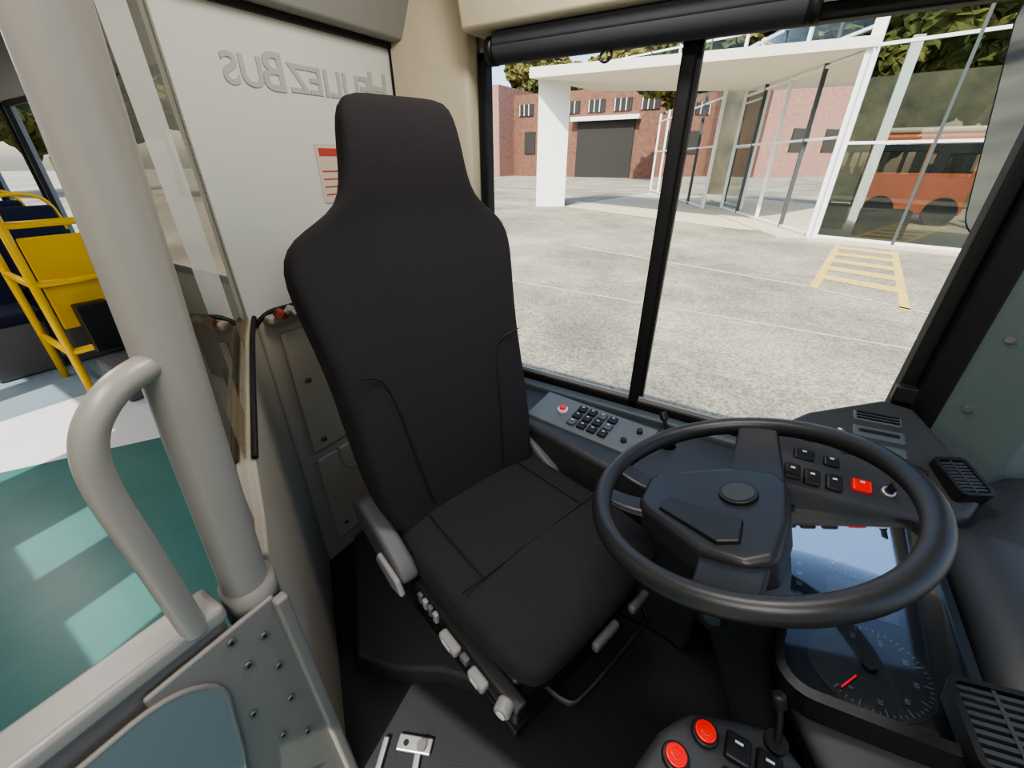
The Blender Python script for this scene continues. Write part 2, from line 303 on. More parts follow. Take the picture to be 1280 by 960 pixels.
# red rag on ledge
rg=grp('folded_red_cloth')
for i in range(4):
    c=Vector((-1.095+.01*(i%2),.585+.024*i,.965+.004*(i%2)));b=bmesh.new();bmesh.ops.create_icosphere(b,subdivisions=4,radius=.018)
    for v in b.verts:
        v.co=Vector((v.co.x*1.1,v.co.y*1.3,v.co.z*.65));v.co+=Vector(noise.noise_vector(v.co*70+Vector((i*3,0,0))))*.010;v.co+=c
    d=bpy.data.meshes.new('fold');b.to_mesh(d);b.free();fin(bpy.data.objects.new(f'fold_{i}',d),redcloth if i%3!=1 else greytrim,rg,smooth=True)
# ------------------------------------------------------------------ driver seat
ds=grp('driver_seat',(-.6,.72,0))
yw=math.radians(-16);fxv=Vector((math.cos(yw),math.sin(yw),0));wv=Vector((-math.sin(yw),math.cos(yw),0));P0=Vector((-.603,.723,0))
def S(f,w,z): return P0+fxv*f+wv*w+Vector((0,0,z))
rc=math.radians(12)
def Bk(o,w,s):
    nn=fxv*math.cos(rc)+Vector((0,0,math.sin(rc)));uu=Vector((0,0,1))*math.cos(rc)-fxv*math.sin(rc)
    return P0+Vector((0,0,.5))+nn*o+wv*w+uu*s
def sup(a,e): return math.copysign(abs(a)**e,a)
def bring(s,hw,front,bol,back,cw=0,n=40,e=.55):
    r=[]
    for i in range(n):
        t=2*math.pi*i/n;cx=sup(math.cos(t),e)
        sy=sup(math.sin(t),e);w=cw+hw*cx
        if sy>0: d=sy*(front+bol*abs(cx)**3.5)
        else: d=sy*back
        r.append(Bk(d,w,s))
    return r
prof=[(-.10,.17,.02,.02,.07,0),(-.06,.22,.03,.045,.09,-.005),(.0,.24,.035,.055,.10,-.012),(.12,.258,.04,.065,.10,-.018),(.28,.260,.04,.065,.10,-.020),(.42,.266,.03,.055,.09,-.020),(.54,.282,.02,.055,.08,-.022),(.62,.293,.015,.05,.07,-.020),(.672,.289,.01,.042,.06,-.016),(.708,.264,.01,.034,.055,-.010),(.735,.220,.01,.024,.05,.0),(.765,.177,.015,.02,.05,.008),(.81,.158,.022,.02,.05,.010),(.86,.150,.03,.02,.05,.012),(.915,.143,.03,.018,.045,.014),(.953,.134,.025,.01,.035,.016),(.977,.112,.012,.0,.02,.018)]
loft('backrest',[bring(*p) for p in prof],seatcloth,ds,sub=1)
def seam(name,pts): tube(name,pts,.0017,blackplas,ds)
for sgn in(-1,1):
    c=-.014
    seam(f'seam_back_{sgn}',[Bk(.046,c+sgn*.12,.02),Bk(.049,c+sgn*.14,.15),Bk(.049,c+sgn*.15,.28),Bk(.043,c+sgn*.165,.38),Bk(.058,c+sgn*.205,.405),Bk(.070,c+sgn*.235,.41)])
# cushion
def cring(f,hw,top,bol,bot,n=40,e=.5):
    r=[]
    mid=(top+bot)/2;hh=(top-bot)/2
    for i in range(n):
        t=2*math.pi*i/n;cx=sup(math.cos(t),e);sz=sup(math.sin(t),e);w=hw*cx
        z=mid+sz*hh+(bol*abs(cx)**4*sz if sz>0 else 0);r.append(S(f,w,z))
    return r
cp=[(-.06,.20,.49,.0,.40),(-.03,.235,.505,.01,.385),(.05,.245,.505,.022,.38),(.18,.25,.50,.028,.38),(.32,.25,.505,.026,.39),(.41,.247,.51,.02,.40),(.465,.238,.508,.01,.41),(.50,.222,.492,.0,.42),(.515,.20,.47,.0,.43)]
loft('cushion',[cring(*p) for p in cp],seatcloth,ds,sub=1)
seam('seam_cushion_front',[S(.30,-.235,.530),S(.295,-.19,.517),S(.29,-.12,.5065),S(.285,0,.503),S(.29,.12,.5065),S(.295,.19,.517),S(.30,.235,.530)])
for sgn in(-1,1): seam(f'seam_cushion_{sgn}',[S(.05,sgn*.16,.511),S(.15,sgn*.165,.508),S(.29,sgn*.17,.511)])
def sprism(name,pts,z0,z1,m,bev=.01): return prism(name,[S(a,b,z0) for a,b in pts],[S(a,b,z1) for a,b in pts],m,ds,bev)
sprism('seat_pan',[(-.04,-.235),(.46,-.235),(.50,-.15),(.50,.15),(.46,.235),(-.04,.235)],.35,.41,blackplas,.015)
for i in range(5):
    q=.205 if i%2 else .185
    sprism(f'bellows_{i}',[(.0,-q),(.40,-q),(.40,q),(.0,q)],.12+i*.045,.165+i*.045,blackplas,.015)
sprism('base_plate',[(-.03,-.21),(.44,-.21),(.44,.21),(-.03,.21)],.086,.12,blackplas,.008)
rc_pts=[(-.12,.46),(-.13,.52),(-.07,.555),(.0,.53),(.11,.475),(.14,.44),(.10,.40),(-.02,.41)]
prism('recliner_cover',[S(f,-.245,z) for f,z in rc_pts],[S(f,-.295,z) for f,z in rc_pts],greyplas,ds,.014)
lv=[(.02,.44),(.04,.475),(.13,.455),(.15,.42),(.10,.405)]
prism('recliner_lever',[S(f,-.295,z) for f,z in lv],[S(f,-.310,z) for f,z in lv],ltgrey,ds,.006)
prism('recliner_cover_far',[S(f,.245,z) for f,z in rc_pts],[S(f,.29,z) for f,z in rc_pts],greyplas,ds,.014)
prism('control_strip',[S(f,-.225,z) for f,z in [(.12,.36),(.50,.355),(.50,.405),(.12,.42)]],[S(f,-.265,z) for f,z in [(.12,.36),(.50,.355),(.50,.40),(.12,.41)]],blackplas,ds,.01)
for i,f in enumerate([.165,.187,.209,.231]): obox(f'rocker_{i}',S(f,-.268,.40),(fxv,wv,(0,0,1)),(.008,.006,.015),ltgrey if i%2 else greyplas,ds,.004)
for i,(f,l) in enumerate([(.295,.032),(.395,.026)]):
    obox(f'pull_lever_{i}',S(f,-.274,.39),(fxv,wv,(0,0,1)),(l,.012,.012),ltgrey,ds,.008);obox(f'pull_lever_tag_{i}',S(f,-.2865,.392),(fxv,wv,(0,0,1)),(l*.45,.0006,.006),whitem,ds)
obox('lever_gap',S(.345,-.27,.39),(fxv,wv,(0,0,1)),(.012,.008,.010),greyplas,ds,.005)
cyl('control_knob',S(.465,-.255,.395),S(.475,-.282,.395),.018,ltgrey,ds,bevel=.006);cyl('control_knob_cap',S(.475,-.282,.395),S(.4755,-.284,.395),.010,whitem,ds)
obox('front_lever',S(.525,-.02,.415),(fxv,wv,(0,0,1)),(.010,.042,.013),greyplas,ds,.008);obox('front_lever_b',S(.53,.10,.418),(fxv,wv,(0,0,1)),(.010,.034,.012),greyplas,ds,.008)
tube('slide_bar',[S(.44,-.16,.34),S(.54,-.16,.335),S(.55,-.10,.335),S(.55,.10,.335),S(.54,.16,.335),S(.44,.16,.34)],.007,blackplas,ds)
obox('belt_buckle',S(.05,.30,.50),(fxv,wv,(-.2,0,1)),(.016,.010,.035),ltgrey,ds,.005);obox('belt_stalk',S(.04,.298,.44),(fxv,wv,(0,0,1)),(.01,.005,.05),blackplas,ds,.002)
# ------------------------------------------------------------------ steering wheel
C0=Vector((.052,.648,.838));al=.321
sw=grp('steering_wheel',tuple(C0))
ez=Vector((-math.sin(al),0,math.cos(al)));ex=Vector((math.cos(al),0,math.sin(al)));ey=Vector((0,1,0))
def Wp(a,b,c=0): return C0+ex*a+ey*b+ez*c
rings=[]
for i in range(96):
    t=2*math.pi*i/96;c=(math.cos(t),math.sin(t));rings.append([Wp(c[0]*(.233+.0175*math.cos(q)),c[1]*(.233+.0175*math.cos(q)),.0175*math.sin(q)) for q in [2*math.pi*k/20 for k in range(20)]])
rings.append(rings[0]);loft('rim',rings,wheelrub,sw,cap=False)
padp=[(-.172,.04),(-.155,.06),(-.03,.10),(.05,.098),(.068,.06),(.072,-.04),(.06,-.125),(.02,-.148),(-.045,-.138),(-.155,-.062),(-.172,-.04)]
prism('hub_pad',[Wp(a,b,-.075) for a,b in padp],[Wp(a*.96,b*.96,-.016+.006*(1-abs(b)/.13)) for a,b in padp],wheelrub,sw,.014)
prism('horn_panel',[Wp(a,b,-.03) for a,b in [(-.125,-.056),(-.02,-.118),(.012,-.108),(.012,-.055),(-.115,-.02)]],[Wp(a,b,-.0085) for a,b in [(-.123,-.054),(-.022,-.115),(.009,-.106),(.009,-.057),(-.113,-.022)]],blackplas,sw,.003)
cyl('emblem_ring',Wp(-.005,.012,-.025),Wp(-.005,.012,-.0085),.031,blackplas,sw,bevel=.002);cyl('emblem_disc',Wp(-.005,.012,-.0085),Wp(-.005,.012,-.0075),.025,dashmat,sw)
def spoke(name,p0,p1,w0,w1,z0,z1):
    p0=Vector(p0);p1=Vector(p1);d=(p1-p0).normalized();q=Vector((-d.y,d.x));R=[]
    for k in range(6):
        t=k/5;c=p0+(p1-p0)*t;w=(w0+(w1-w0)*t)/2;z=z0+(z1-z0)*t*t;R.append([Wp(*(c+q*w),z-.009),Wp(*(c-q*w),z-.009),Wp(*(c-q*w),z+.009),Wp(*(c+q*w),z+.009)])
    loft(name,R,wheelrub,sw,bevel=.006,smooth=False)
spoke('spoke_far',(.015,.07),(.01,.23),.095,.07,-.035,.0);spoke('spoke_near',(.0,-.10),(.0,-.23),.10,.08,-.04,.0)
spoke('spoke_low_a',(-.14,.03),(-.226,.045),.045,.035,-.035,0);spoke('spoke_low_b',(-.14,-.03),(-.226,-.045),.045,.035,-.035,0)
cyl('boss',Wp(0,0,-.12),Wp(0,0,-.06),.055,blackplas,sw,r2=.07)
sc=grp('steering_column',(.12,.648,.5))
def rr(a,b,c,w,d,n=20,e=.5): return [Wp(a+w*sup(math.cos(2*math.pi*i/n),e),b+d*sup(math.sin(2*math.pi*i/n),e),c) for i in range(n)]
loft('shroud',[rr(-.01,-.01,-.125,.055,.06),rr(-.01,-.01,-.15,.075,.075),rr(-.02,-.01,-.25,.075,.07),rr(-.02,0,-.30,.06,.055),rr(-.02,0,-.5,.05,.05),rr(-.02,0,-.80,.05,.05)],dashmat,sc)
for i in range(4): cyl(f'boot_ring_{i}',Wp(-.02,0,-.78+.02*i),Wp(-.02,0,-.765+.02*i),.075-.006*i,blackplas,sc,bevel=.004)
cyl('tilt_knob',Wp(-.05,-.075,-.20),Wp(-.05,-.095,-.20),.024,blackplas,sc,bevel=.005);cyl('tilt_knob_core',Wp(-.05,-.095,-.20),Wp(-.05,-.10,-.20),.013,dashblue,sc)
tube('indicator_stalk',[Wp(.02,.04,-.13),Wp(.04,.12,-.11),Wp(.05,.17,-.095)],.007,blackplas,sc)
# ------------------------------------------------------------------ side console (under window)
co=grp('side_console')
cpt=[(-.88,1.04),(-.50,.97),(-.2,.90),(0.0,.90),(.075,.88),(.075,1.225),(-.88,1.225)]
prism('console_body',[(x,y,.001) for x,y in cpt],[(x,y,.575) for x,y in cpt],dashmat,co,.02)
box('console_sill',(-.88,.36),(1.19,1.232),(.560,.595),dashblue,co,.01)
obox('switch_plate',(-.37,1.075,.583),((.99,-.10,0),(.1,.99,0.15),(0,-.15,1)),(.20,.072,.010),panelgrey,co,.006)
pax=(Vector((.99,-.10,0)).normalized(),Vector((.1,.99,.15)).normalized(),Vector((0,-.15,1)).normalized())
def onp(a,b,c=.012): return Vector((-.37,1.075,.583))+pax[0]*a+pax[1]*b+pax[2]*c
for i in range(4):
    for j in range(3):
        obox(f'rocker_{i}_{j}',onp(-.045+i*.036,-.036+j*.036,.014),pax,(.014,.014,.005),blackplas if (i+j)%4 else dashblue,co,.003)
        obox(f'rocker_mark_{i}_{j}',onp(-.045+i*.036,-.030+j*.036,.0195),pax,(.004,.002,.0006),whitem,co)
cyl('rotary_switch',onp(-.10,.0,.01),onp(-.10,.0,.022),.018,whitem,co,bevel=.003);cyl('rotary_red',onp(-.10,.0,.022),onp(-.10,.0,.03),.011,redm,co,bevel=.003)
cyl('small_knob',onp(.13,-.03,.01),onp(.13,-.03,.02),.009,blackplas,co);cyl('small_knob_b',onp(.155,.03,.01),onp(.155,.03,.022),.009,blackplas,co)
pb=grp('parking_brake_lever');cyl('gaiter',(-.13,1.10,.576),(-.13,1.10,.60),.026,blackplas,pb,r2=.012);tube('lever',[(-.13,1.10,.595),(-.14,1.10,.625),(-.155,1.115,.655)],.006,blackplas,pb);cyl('knob',(-.152,1.112,.650),(-.165,1.122,.668),.011,blackplas,pb,bevel=.003)
for i in range(4): obox(f'low_switch_{i}',(-.105+i*.038,.925-.004*i,.58),((1,-.1,0),(.1,1,.2),(0,-.2,1)),(.015,.020,.008),blackplas,co,.004);obox(f'low_switch_mark_{i}',(-.105+i*.038,.933-.004*i,.5905),((1,-.1,0),(.1,1,.2),(0,-.2,1)),(.005,.003,.0006),whitem,co)
# ------------------------------------------------------------------ dashboard
db=grp('dashboard')
A=[(.085,.97,.79),(.16,1.07,.81),(.30,1.165,.84),(.36,1.155,.84),(.47,1.0,.77),(.44,.93,.74),(.37,.895,.72),(.125,.875,.715)]
prism('switch_pod',[(x,y,.40) for x,y,z in A],A,dashmat,db,.014)
o=Vector((.125,.875,.715));u=(Vector((.37,.895,.72))-o).normalized();vv=(Vector((.31,1.165,.84))-Vector((.30,.89,.72)));vv=(vv-u*vv.dot(u)).normalized();nn=u.cross(vv).normalized()
def Pd(a,b,c=0): return o+u*a+vv*b+nn*c
for i,(a,b,w_,h_,m_) in enumerate([(.03,.04,.015,.019,0),(.066,.036,.015,.019,0),(.105,.036,.015,.019,0),(.152,.045,.017,.014,1),(.05,.088,.02,.014,0),(.10,.085,.015,.012,0),(.09,.135,.014,.012,2),(.13,.125,.014,.012,0),(.055,.135,.012,.012,0),(.115,.17,.013,.010,2),(.245,.055,.012,.014,0)]):
    obox(f'pod_rocker_{i}',Pd(a,b,.004),(u,vv,nn),(w_,h_,.008),(blackplas,redm,panelgrey)[m_],db,.005);obox(f'pod_mark_{i}',Pd(a,b+.006,.0125),(u,vv,nn),(.004,.002,.0006),whitem,db)
obox('pod_radio',Pd(.185,.185,.002),(u,vv,nn),(.048,.016,.010),dashblue,db,.006);obox('pod_radio_bar',Pd(.185,.185,.013),(u,vv,nn),(.036,.004,.002),blackplas,db,.002)
obox('pod_radio_low',Pd(.185,.145,.002),(u,vv,nn),(.048,.014,.009),dashblue,db,.006);obox('pod_slot',Pd(.185,.228,.004),(u,vv,nn),(.045,.014,.008),dashblue,db,.005)
for i in range(3): obox(f'pod_slot_bar_{i}',Pd(.185,.220+i*.008,.013),(u,vv,nn),(.038,.0015,.002),blackplas,db)
cyl('pod_knob',Pd(.238,.10,0),Pd(.238,.10,.016),.022,blackplas,db,bevel=.004);obox('pod_knob_grip',Pd(.238,.10,.021),(u,vv,nn),(.018,.005,.006),blackplas,db,.002);cyl('ignition',Pd(.195,.045,0),Pd(.195,.045,.012),.012,alu,db,bevel=.003);cyl('ignition_core',Pd(.195,.045,.012),Pd(.195,.045,.016),.007,rubber,db)
obox('ignition_key',Pd(.195,.045,.024),(u+vv*.4,vv-u*.4,nn),(.002,.008,.010),blackplas,db,.001)
obox('pod_corner_handle',(.335,1.17,.86),((1,0,0),(0,1,0),(0,0,1)),(.02,.012,.02),blackplas,db,.005)
def dashsec(y,x0,lo):
    return [Vector((x0+lo,y,.25)),Vector((x0+.02,y,.58)),Vector((x0,y,.615)),Vector((x0+.03,y,.635)),Vector((x0+.24,y,.70)),Vector((x0+.30,y,.735)),Vector((x0+.36,y,.74)),Vector((.97,y,.70)),Vector((.97,y,.25))]
loft('dash_body',[dashsec(*q_) for q_ in ((-1.2,.50,.1),(-.3,.48,.1),(.15,.42,.1),(.30,.34,.12),(.42,.22,.16),(.50,.175,.2),(.90,.175,.2),(.96,.2,.16),(1.16,.28,.1))],dashmat,db,bevel=.012)
# cluster
cl=grp('instrument_cluster',(.27,.685,.67))
cn=Vector((-.22,0,.975)).normalized();cu=Vector((.975,0,.22)).normalized();cy=Vector((0,1,0));cc=Vector((.272,.685,.672))
def Cp(a,b,c=0): return cc+cu*a+cy*b+cn*c
def rrect(hw,hh,r,n=6):
    P=[]
    for sx,sy,a0 in((1,1,0),(-1,1,90),(-1,-1,180),(1,-1,270)):
        for k in range(n+1):
            a=math.radians(a0+90*k/n);P.append((sx*(hw-r)+r*math.cos(a),sy*(hh-r)+r*math.sin(a)))
    return P
q=rrect(.115,.222,.05);qi=rrect(.104,.208,.04)
prism('face',[Cp(a,b,-.004) for a,b in qi],[Cp(a,b,.002) for a,b in qi],cluster_face,cl)
loft('bezel',[[Cp(a,b,-.02) for a,b in q],[Cp(a,b,.024) for a,b in q],[Cp(a,b,.026) for a,b in qi],[Cp(a,b,.0) for a,b in qi]],blackplas,cl,cap=False,smooth=False)
mesh('cover_glass',[Cp(a,b,.018) for a,b in qi],[tuple(range(len(qi)))],clglass,cl)
for gi,(b0,rad) in enumerate([(.115,.068),(-.125,.068)]):
    cyl(f'dial_ring_{gi}',Cp(0,b0,.002),Cp(0,b0,.0032),.074,blackplas,cl)
    for k in range(41):
        a=math.radians(-40+k*6.4);L_=.010 if k%4==0 else .004
        p=cc+cy*b0+cn*.004+(cu*math.sin(a)+cy*-math.cos(a))*rad
        dr=(cu*math.sin(a)+cy*-math.cos(a));obox(f'tick_{gi}_{k}',p-dr*L_/2,(dr,cn.cross(dr),cn),(L_/2,.0005,.0004),dialmark,cl)
    for k in range(7):
        a=math.radians(-30+k*38);p=Vector(Cp(math.sin(a)*(rad-.018),b0-math.cos(a)*(rad-.018),.0045));text(f'num_{gi}_{k}',str(k*20 if gi else k*5),MX(p,cy*-1,cu,cn),.008,dialmark,cl,.0002)
    a=math.radians(-35);dr=(cu*math.sin(a)+cy*-math.cos(a));obox(f'needle_{gi}',Cp(0,b0,.007)+dr*.045,(dr,cn.cross(dr),cn),(.016,.0010,.0008),needle,cl);cyl(f'needle_hub_{gi}',Cp(0,b0,.004),Cp(0,b0,.012),.009,blackplas,cl)
obox('display',Cp(.0,0,.004),(cu,cy,cn),(.045,.035,.001),dashmat,cl)
for i in range(5): obox(f'warning_lamp_{i}',Cp(-.085,-.05+i*.025,.003),(cu,cy,cn),(.004,.005,.0008),dashblue,cl)
hc=[]
for y,h,x in((.565,.0,.02),(.59,.045,.0),(.66,.07,0),(.76,.075,0),(.85,.07,0),(.90,.05,0),(.93,.0,.02)):
    hc.append([Vector((.385+x,y,.66)),Vector((.39+x,y,.69+h*.4)),Vector((.42,y,.71+h*.6)),Vector((.48,y,.715+h*.6)),Vector((.60,y,.71+h*.1)),Vector((.60,y,.66))])
loft('hood',hc,dashmat,db,sub=1)
def vent(nm,c,ua,va,hw,hh,n):
    ua=Vector(ua).normalized();va=Vector(va);va=(va-ua*va.dot(ua)).normalized();na=ua.cross(va).normalized();c=Vector(c)
    if na.z<0: na=-na
    g=db;o=rrect(hw,hh,.012);i=rrect(hw-.007,hh-.007,.008)
    P=lambda a,b,z:c+ua*a+va*b+na*z
    loft(nm+'_frame',[[P(a,b,-.03) for a,b in o],[P(a,b,.012) for a,b in o],[P(a,b,.012) for a,b in i],[P(a,b,-.004) for a,b in i]],blackplas,g,cap=False,smooth=False)
    mesh(nm+'_well',[P(a,b,.0) for a,b in i],[tuple(range(len(i)))],rubber,g)
    for k in range(n):
        x=-hw+.014+(2*hw-.028)*k/(n-1);obox(f'{nm}_slat_{k}',P(x,0,.006),(ua,va,na),(.0026,hh-.008,.004),dashmat,g)
    obox(nm+'_centre_bar',P(0,0,.010),(ua,va,na),(hw-.008,.002,.001),dashmat,g)
vent('air_vent_a',(.425,1.0,.775),(-.45,.85,.25),(-.85,-.45,.0),.045,.032,9)
vent('air_vent_b',(.372,.492,.745),(-.1,.99,0),(-.97,-.1,-.22),.055,.042,9)
# lower control pod with red buttons
lp=grp('door_control_pod')
Lp=[(-.015,.20),(.03,.34),(.06,.385),(.12,.41),(.165,.425),(.21,.39),(.28,.30),(.30,.20)]
prism('pod_body',[(x,y,.465) for x,y in Lp],[(x,y,.645) for x,y in Lp],dashmat,lp,.018)
for i,(x,y) in enumerate([(.083,.362),(.055,.315)]): cyl(f'button_ring_{i}',(x,y,.645),(x,y,.653),.0175,blackplas,lp,bevel=.003);cyl(f'red_button_{i}',(x,y,.653),(x,y,.657),.0135,redm,lp,bevel=.002);cyl(f'red_button_cap_{i}',(x,y,.657),(x,y,.659),.007,redm,lp,bevel=.001)
for i in range(3):
    for j in range(2): box(f'rocker_{i}_{j}',(.108+j*.036,.138+j*.036),(.366-i*.044-.017,.366-i*.044+.017),(.640,.654),blackplas,lp,.004);box(f'mark_{i}_{j}',(.118+j*.036,.128+j*.036),(.370-i*.044,.373-i*.044),(.654,.6547),whitem,lp)
cyl('joystick_base',(.165,.40,.645),(.165,.40,.655),.014,blackplas,lp);tube('joystick',[(.165,.40,.655),(.162,.41,.68),(.155,.42,.70)],.0045,blackplas,lp);cyl('joystick_knob',(.157,.419,.695),(.15,.425,.713),.009,blackplas,lp,bevel=.004)
pdm=grp('control_pedestal');box('pedestal',(.06,.20),(.18,.36),(0,.464),dashmat,pdm,.02)
pd=grp('pedals')
for i,y in enumerate([.56,.78]): obox(f'pedal_{i}',(.45,y,.12),((.6,0,.8),(0,1,0),(-.8,0,.6)),(.10,.045,.01),blackplas,pd,.01)
box('heel_plate',(.36,.64),(.48,.9),(.001,.03),rubber,pd,.01)
# ------------------------------------------------------------------ exterior mirror
em=grp('exterior_mirror',(.49,1.52,1.42))
mu=Vector((.40,-.92,0)).normalized();mn=Vector((-.92,-.40,-.16));mn=(mn-mu*mn.dot(mu)).normalized()
mw=Vector((-.17,0.02,.98));mv=(mw-mn*mw.dot(mn)).normalized();mu=mv.cross(mn).normalized()
if mu.y>0: mu=-mu
mc=Vector((.462,1.535,1.425));o1=rrect(.195,.27,.06);o2=rrect(.188,.263,.055)
loft('housing',[[mc+mu*a*.9+mv*b*.9-mn*.07 for a,b in o1],[mc+mu*a+mv*b-mn*.02 for a,b in o1],[mc+mu*a+mv*b for a,b in o1],[mc+mu*a+mv*b for a,b in o2]],rubber,em,cap=True,smooth=False)
mesh('mirror_face',[mc+mu*a+mv*b+mn*.002 for a,b in o2],[tuple(range(len(o2)))],mirrorm,em)
tube('mirror_arm',[mc-mn*.05+mv*.2,mc-mn*.1+mv*.45,Vector((.75,1.34,1.95))],.016,rubber,em)
# ------------------------------------------------------------------ passenger area
yf=grp('yellow_luggage_rack',(-4.0,.75,0))
for i,(x,y) in enumerate([(-4.0,.62),(-4.0,1.0),(-4.6,.62)]): cyl(f'post_{i}',(x,y,-.2),(x,y,1.35),.024,yellow,yf)
for i,z in enumerate([.15,.62,.98]): cyl(f'rail_{i}',(-4.0,.62,z),(-4.0,1.22,z),.022,yellow,yf);cyl(f'rail_side_{i}',(-4.0,.62,z),(-4.6,.62,z),.022,yellow,yf)
box('yellow_panel',(-4.06,-4.03),(.66,1.22),(.30,.9),yellow,yf,.01);box('black_unit',(-4.03,-3.93),(.74,.92),(.12,.46),blackplas,yf,.01)
bn=grp('litter_bin');prism('bin',[(-3.85,.72,-.199),(-3.65,.72,-.199),(-3.65,.97,-.199),(-3.85,.97,-.199)],[(-3.88,.69,.10),(-3.62,.69,.10),(-3.62,1.0,.10),(-3.88,1.0,.10)],greyplas,bn,.02)
def pseat(x,y):
    g=grp('passenger_seat',(x,y,0));
    prism('seat_base',[(x,y-.2,-.199),(x+.35,y-.2,-.199),(x+.35,y+.2,-.199),(x,y+.2,-.199)],[(x,y-.2,.22),(x+.4,y-.2,.22),(x+.4,y+.2,.22),(x,y+.2,.22)],greyplas,g,.02)
    box('cushion',(x,x+.42),(y-.22,y+.22),(.22,.31),bluecloth,g,.03)
    prism('back',[(x-.05,y-.22,.28),(x+.05,y-.22,.28),(x+.05,y+.22,.28),(x-.05,y+.22,.28)],[(x-.18,y-.2,1.0),(x-.1,y-.2,1.0),(x-.1,y+.2,1.0),(x-.18,y+.2,1.0)],bluecloth,g,.03)
    tube('grab_handle',[(x-.14,y-.22,.8),(x-.16,y-.23,1.05),(x-.16,y,1.1),(x-.16,y+.23,1.05),(x-.14,y+.22,.8)],.015,yellow,g)
for x in(-5.2,-6.1,-7.0):
    for y in(.5,.98,-.5,-.98): pseat(x,y)
hp=grp('wheel_arch_box');box('arch_cover',(-2.5,-1.30),(.9,1.25),(-.199,.30),teal,hp,.03)
hr=grp('ceiling_handrail');cyl('rail',(-1.8,.4,1.85),(-8.8,.4,1.85),.016,yellow,hr)
for i,x in enumerate((-1.8,-3.6,-5.4,-7.2,-8.8)): cyl(f'drop_{i}',(x,.4,1.85),(x,.4,2.1),.01,yellow,hr)
# unseen fill lights under the ceiling, added to brighten the interior
fillm=mat('fill_glow',(255,250,240),.4,emit=1.5)
for i,(x,y,sx,p) in enumerate([(-.1,-.35,.9,15),(-.35,.72,.4,8),(-2.2,-.1,1.2,13),(-5.2,-.1,2.4,18)]):
    g=grp('added_fill_light',(x,y,2.085));box('fill_panel',(x-sx/2,x+sx/2),(y-.09,y+.09),(2.075,2.098),fillm,g,.01)
    l=bpy.data.lights.new('fill_area','AREA');l.shape='RECTANGLE';l.size=sx;l.size_y=.18;l.energy=p;l.color=(1,.95,.88)
    lo=bpy.data.objects.new('fill_area_light',l);lo.location=(x,y,2.07);col.objects.link(lo);lo.parent=g;lo.matrix_parent_inverse=Matrix.Translation(g.location).inverted()
# ------------------------------------------------------------------ exterior
gr=grp('ground');mesh('asphalt_plane',[(-150,-60,G),(120,-60,G),(120,170,G),(-150,170,G)],[(0,1,2,3)],asph,gr)
paint=mat('faded_yellow_paint',(200,172,96),.8,var=.2,vscale=9);paintw=mat('faded_white_paint',(178,173,155),.85,var=.15,vscale=8)
pk=grp('ground_marking')
a0,a1,b0,b1=Vector((.78,9.58,0)),Vector((2.04,8.94,0)),Vector((1.46,15.2,0)),Vector((2.7,14.96,0))
def gq(name,p,q,r,s,m,z=.006): mesh(name,[Vector((v.x,v.y,G+z)) for v in(p,q,r,s)],[(0,1,2,3)],m,pk)
def bl(s,t): return (a0.lerp(a1,s)).lerp(b0.lerp(b1,s),t)
gq('edge_l',bl(-.04,0),bl(.07,0),bl(.07,1),bl(-.04,1),paint);gq('edge_r',bl(.95,-.03),bl(1.06,-.03),bl(1.06,1),bl(.95,1),paint)
for i in range(5): t=.12+i*.18;gq(f'bar_{i}',bl(.07,t+.05),bl(.95,t+.05),bl(.95,t+.13),bl(.07,t+.13),paint)
gq('bay_line_a',Vector((-5,11.2,0)),Vector((.7,9.6,0)),Vector((.7,9.70,0)),Vector((-5,11.32,0)),paintw)
gq('bay_line_c',Vector((.8,9.5,0)),Vector((2.3,8.75,0)),Vector((2.32,8.83,0)),Vector((.82,9.6,0)),paintw)
gq('bay_line_b',Vector((-9,7.2,0)),Vector((7,6.6,0)),Vector((7,6.65,0)),Vector((-9,7.26,0)),paintw,.003)
wm=mat('white_frame_paint',(222,224,222),.5);conc=mat('concrete_fascia',(222,216,202),.7,var=.04);pink=mat('pink_brick',(150,114,102),.85,var=.2,vscale=2)
brick2=mat('brown_brick',(112,80,66),.85,var=.25,vscale=2)
dark=mat('dark_interior',(46,44,42),.8);tan=mat('tan_floor',(130,120,100),.7);mull=mat('dark_mullion',(70,76,78),.5)
br=mat('inner_wall_green_grey',(58,60,50),.8,rgb2=(104,98,80),vscale=.45);curbm=mat('pale_curb',(190,180,158),.8,var=.1)
gb=grp('glass_office_building')
P1=Vector((.85,16.2,G));P2=Vector((16,12.6,G));P3=Vector((-2.8,24.2,G));P4=Vector((-3.6,23.8,G));P5=Vector((-9.5,36,G));TOP=4.75
def facade(nm,p,q,nv,hz,topz,thick=.05,main=.1,z0=None,gm=None):
    d=(q-p).normalized();n=Vector((d.y,-d.x,0));up=Vector((0,0,1));z0=G if z0 is None else z0
    p=Vector((p.x,p.y,z0));q=Vector((q.x,q.y,z0))
    mesh(nm+'_glass',[p,q,q+up*(topz-z0),p+up*(topz-z0)],[(0,1,2,3)],gm or bglass,gb)
    for i in range(nv+1):
        c=p.lerp(q,i/nv);w=main if i in(0,) else thick;obox(f'{nm}_mullion_{i}',c+up*((topz-z0)/2),(d,n,up),(w,.06,(topz-z0)/2),wm if i%2==0 or i==nv else mull,gb)
    for j,z in enumerate(hz): obox(f'{nm}_transom_{j}',p.lerp(q,.5)+up*(z-z0),(d,n,up),((q-p).length/2,.05,.035),wm,gb)
facade('front',P1,P2,8,[G+.1,1.75,3.9,TOP],TOP,.035,.14)
facade('side',P1,P3,4,[G+.1,1.9,3.8],4.0,.035,.14)
facade('lobby',P4,P5,5,[G+.1,1.9,3.8],4.3,.05,.08)
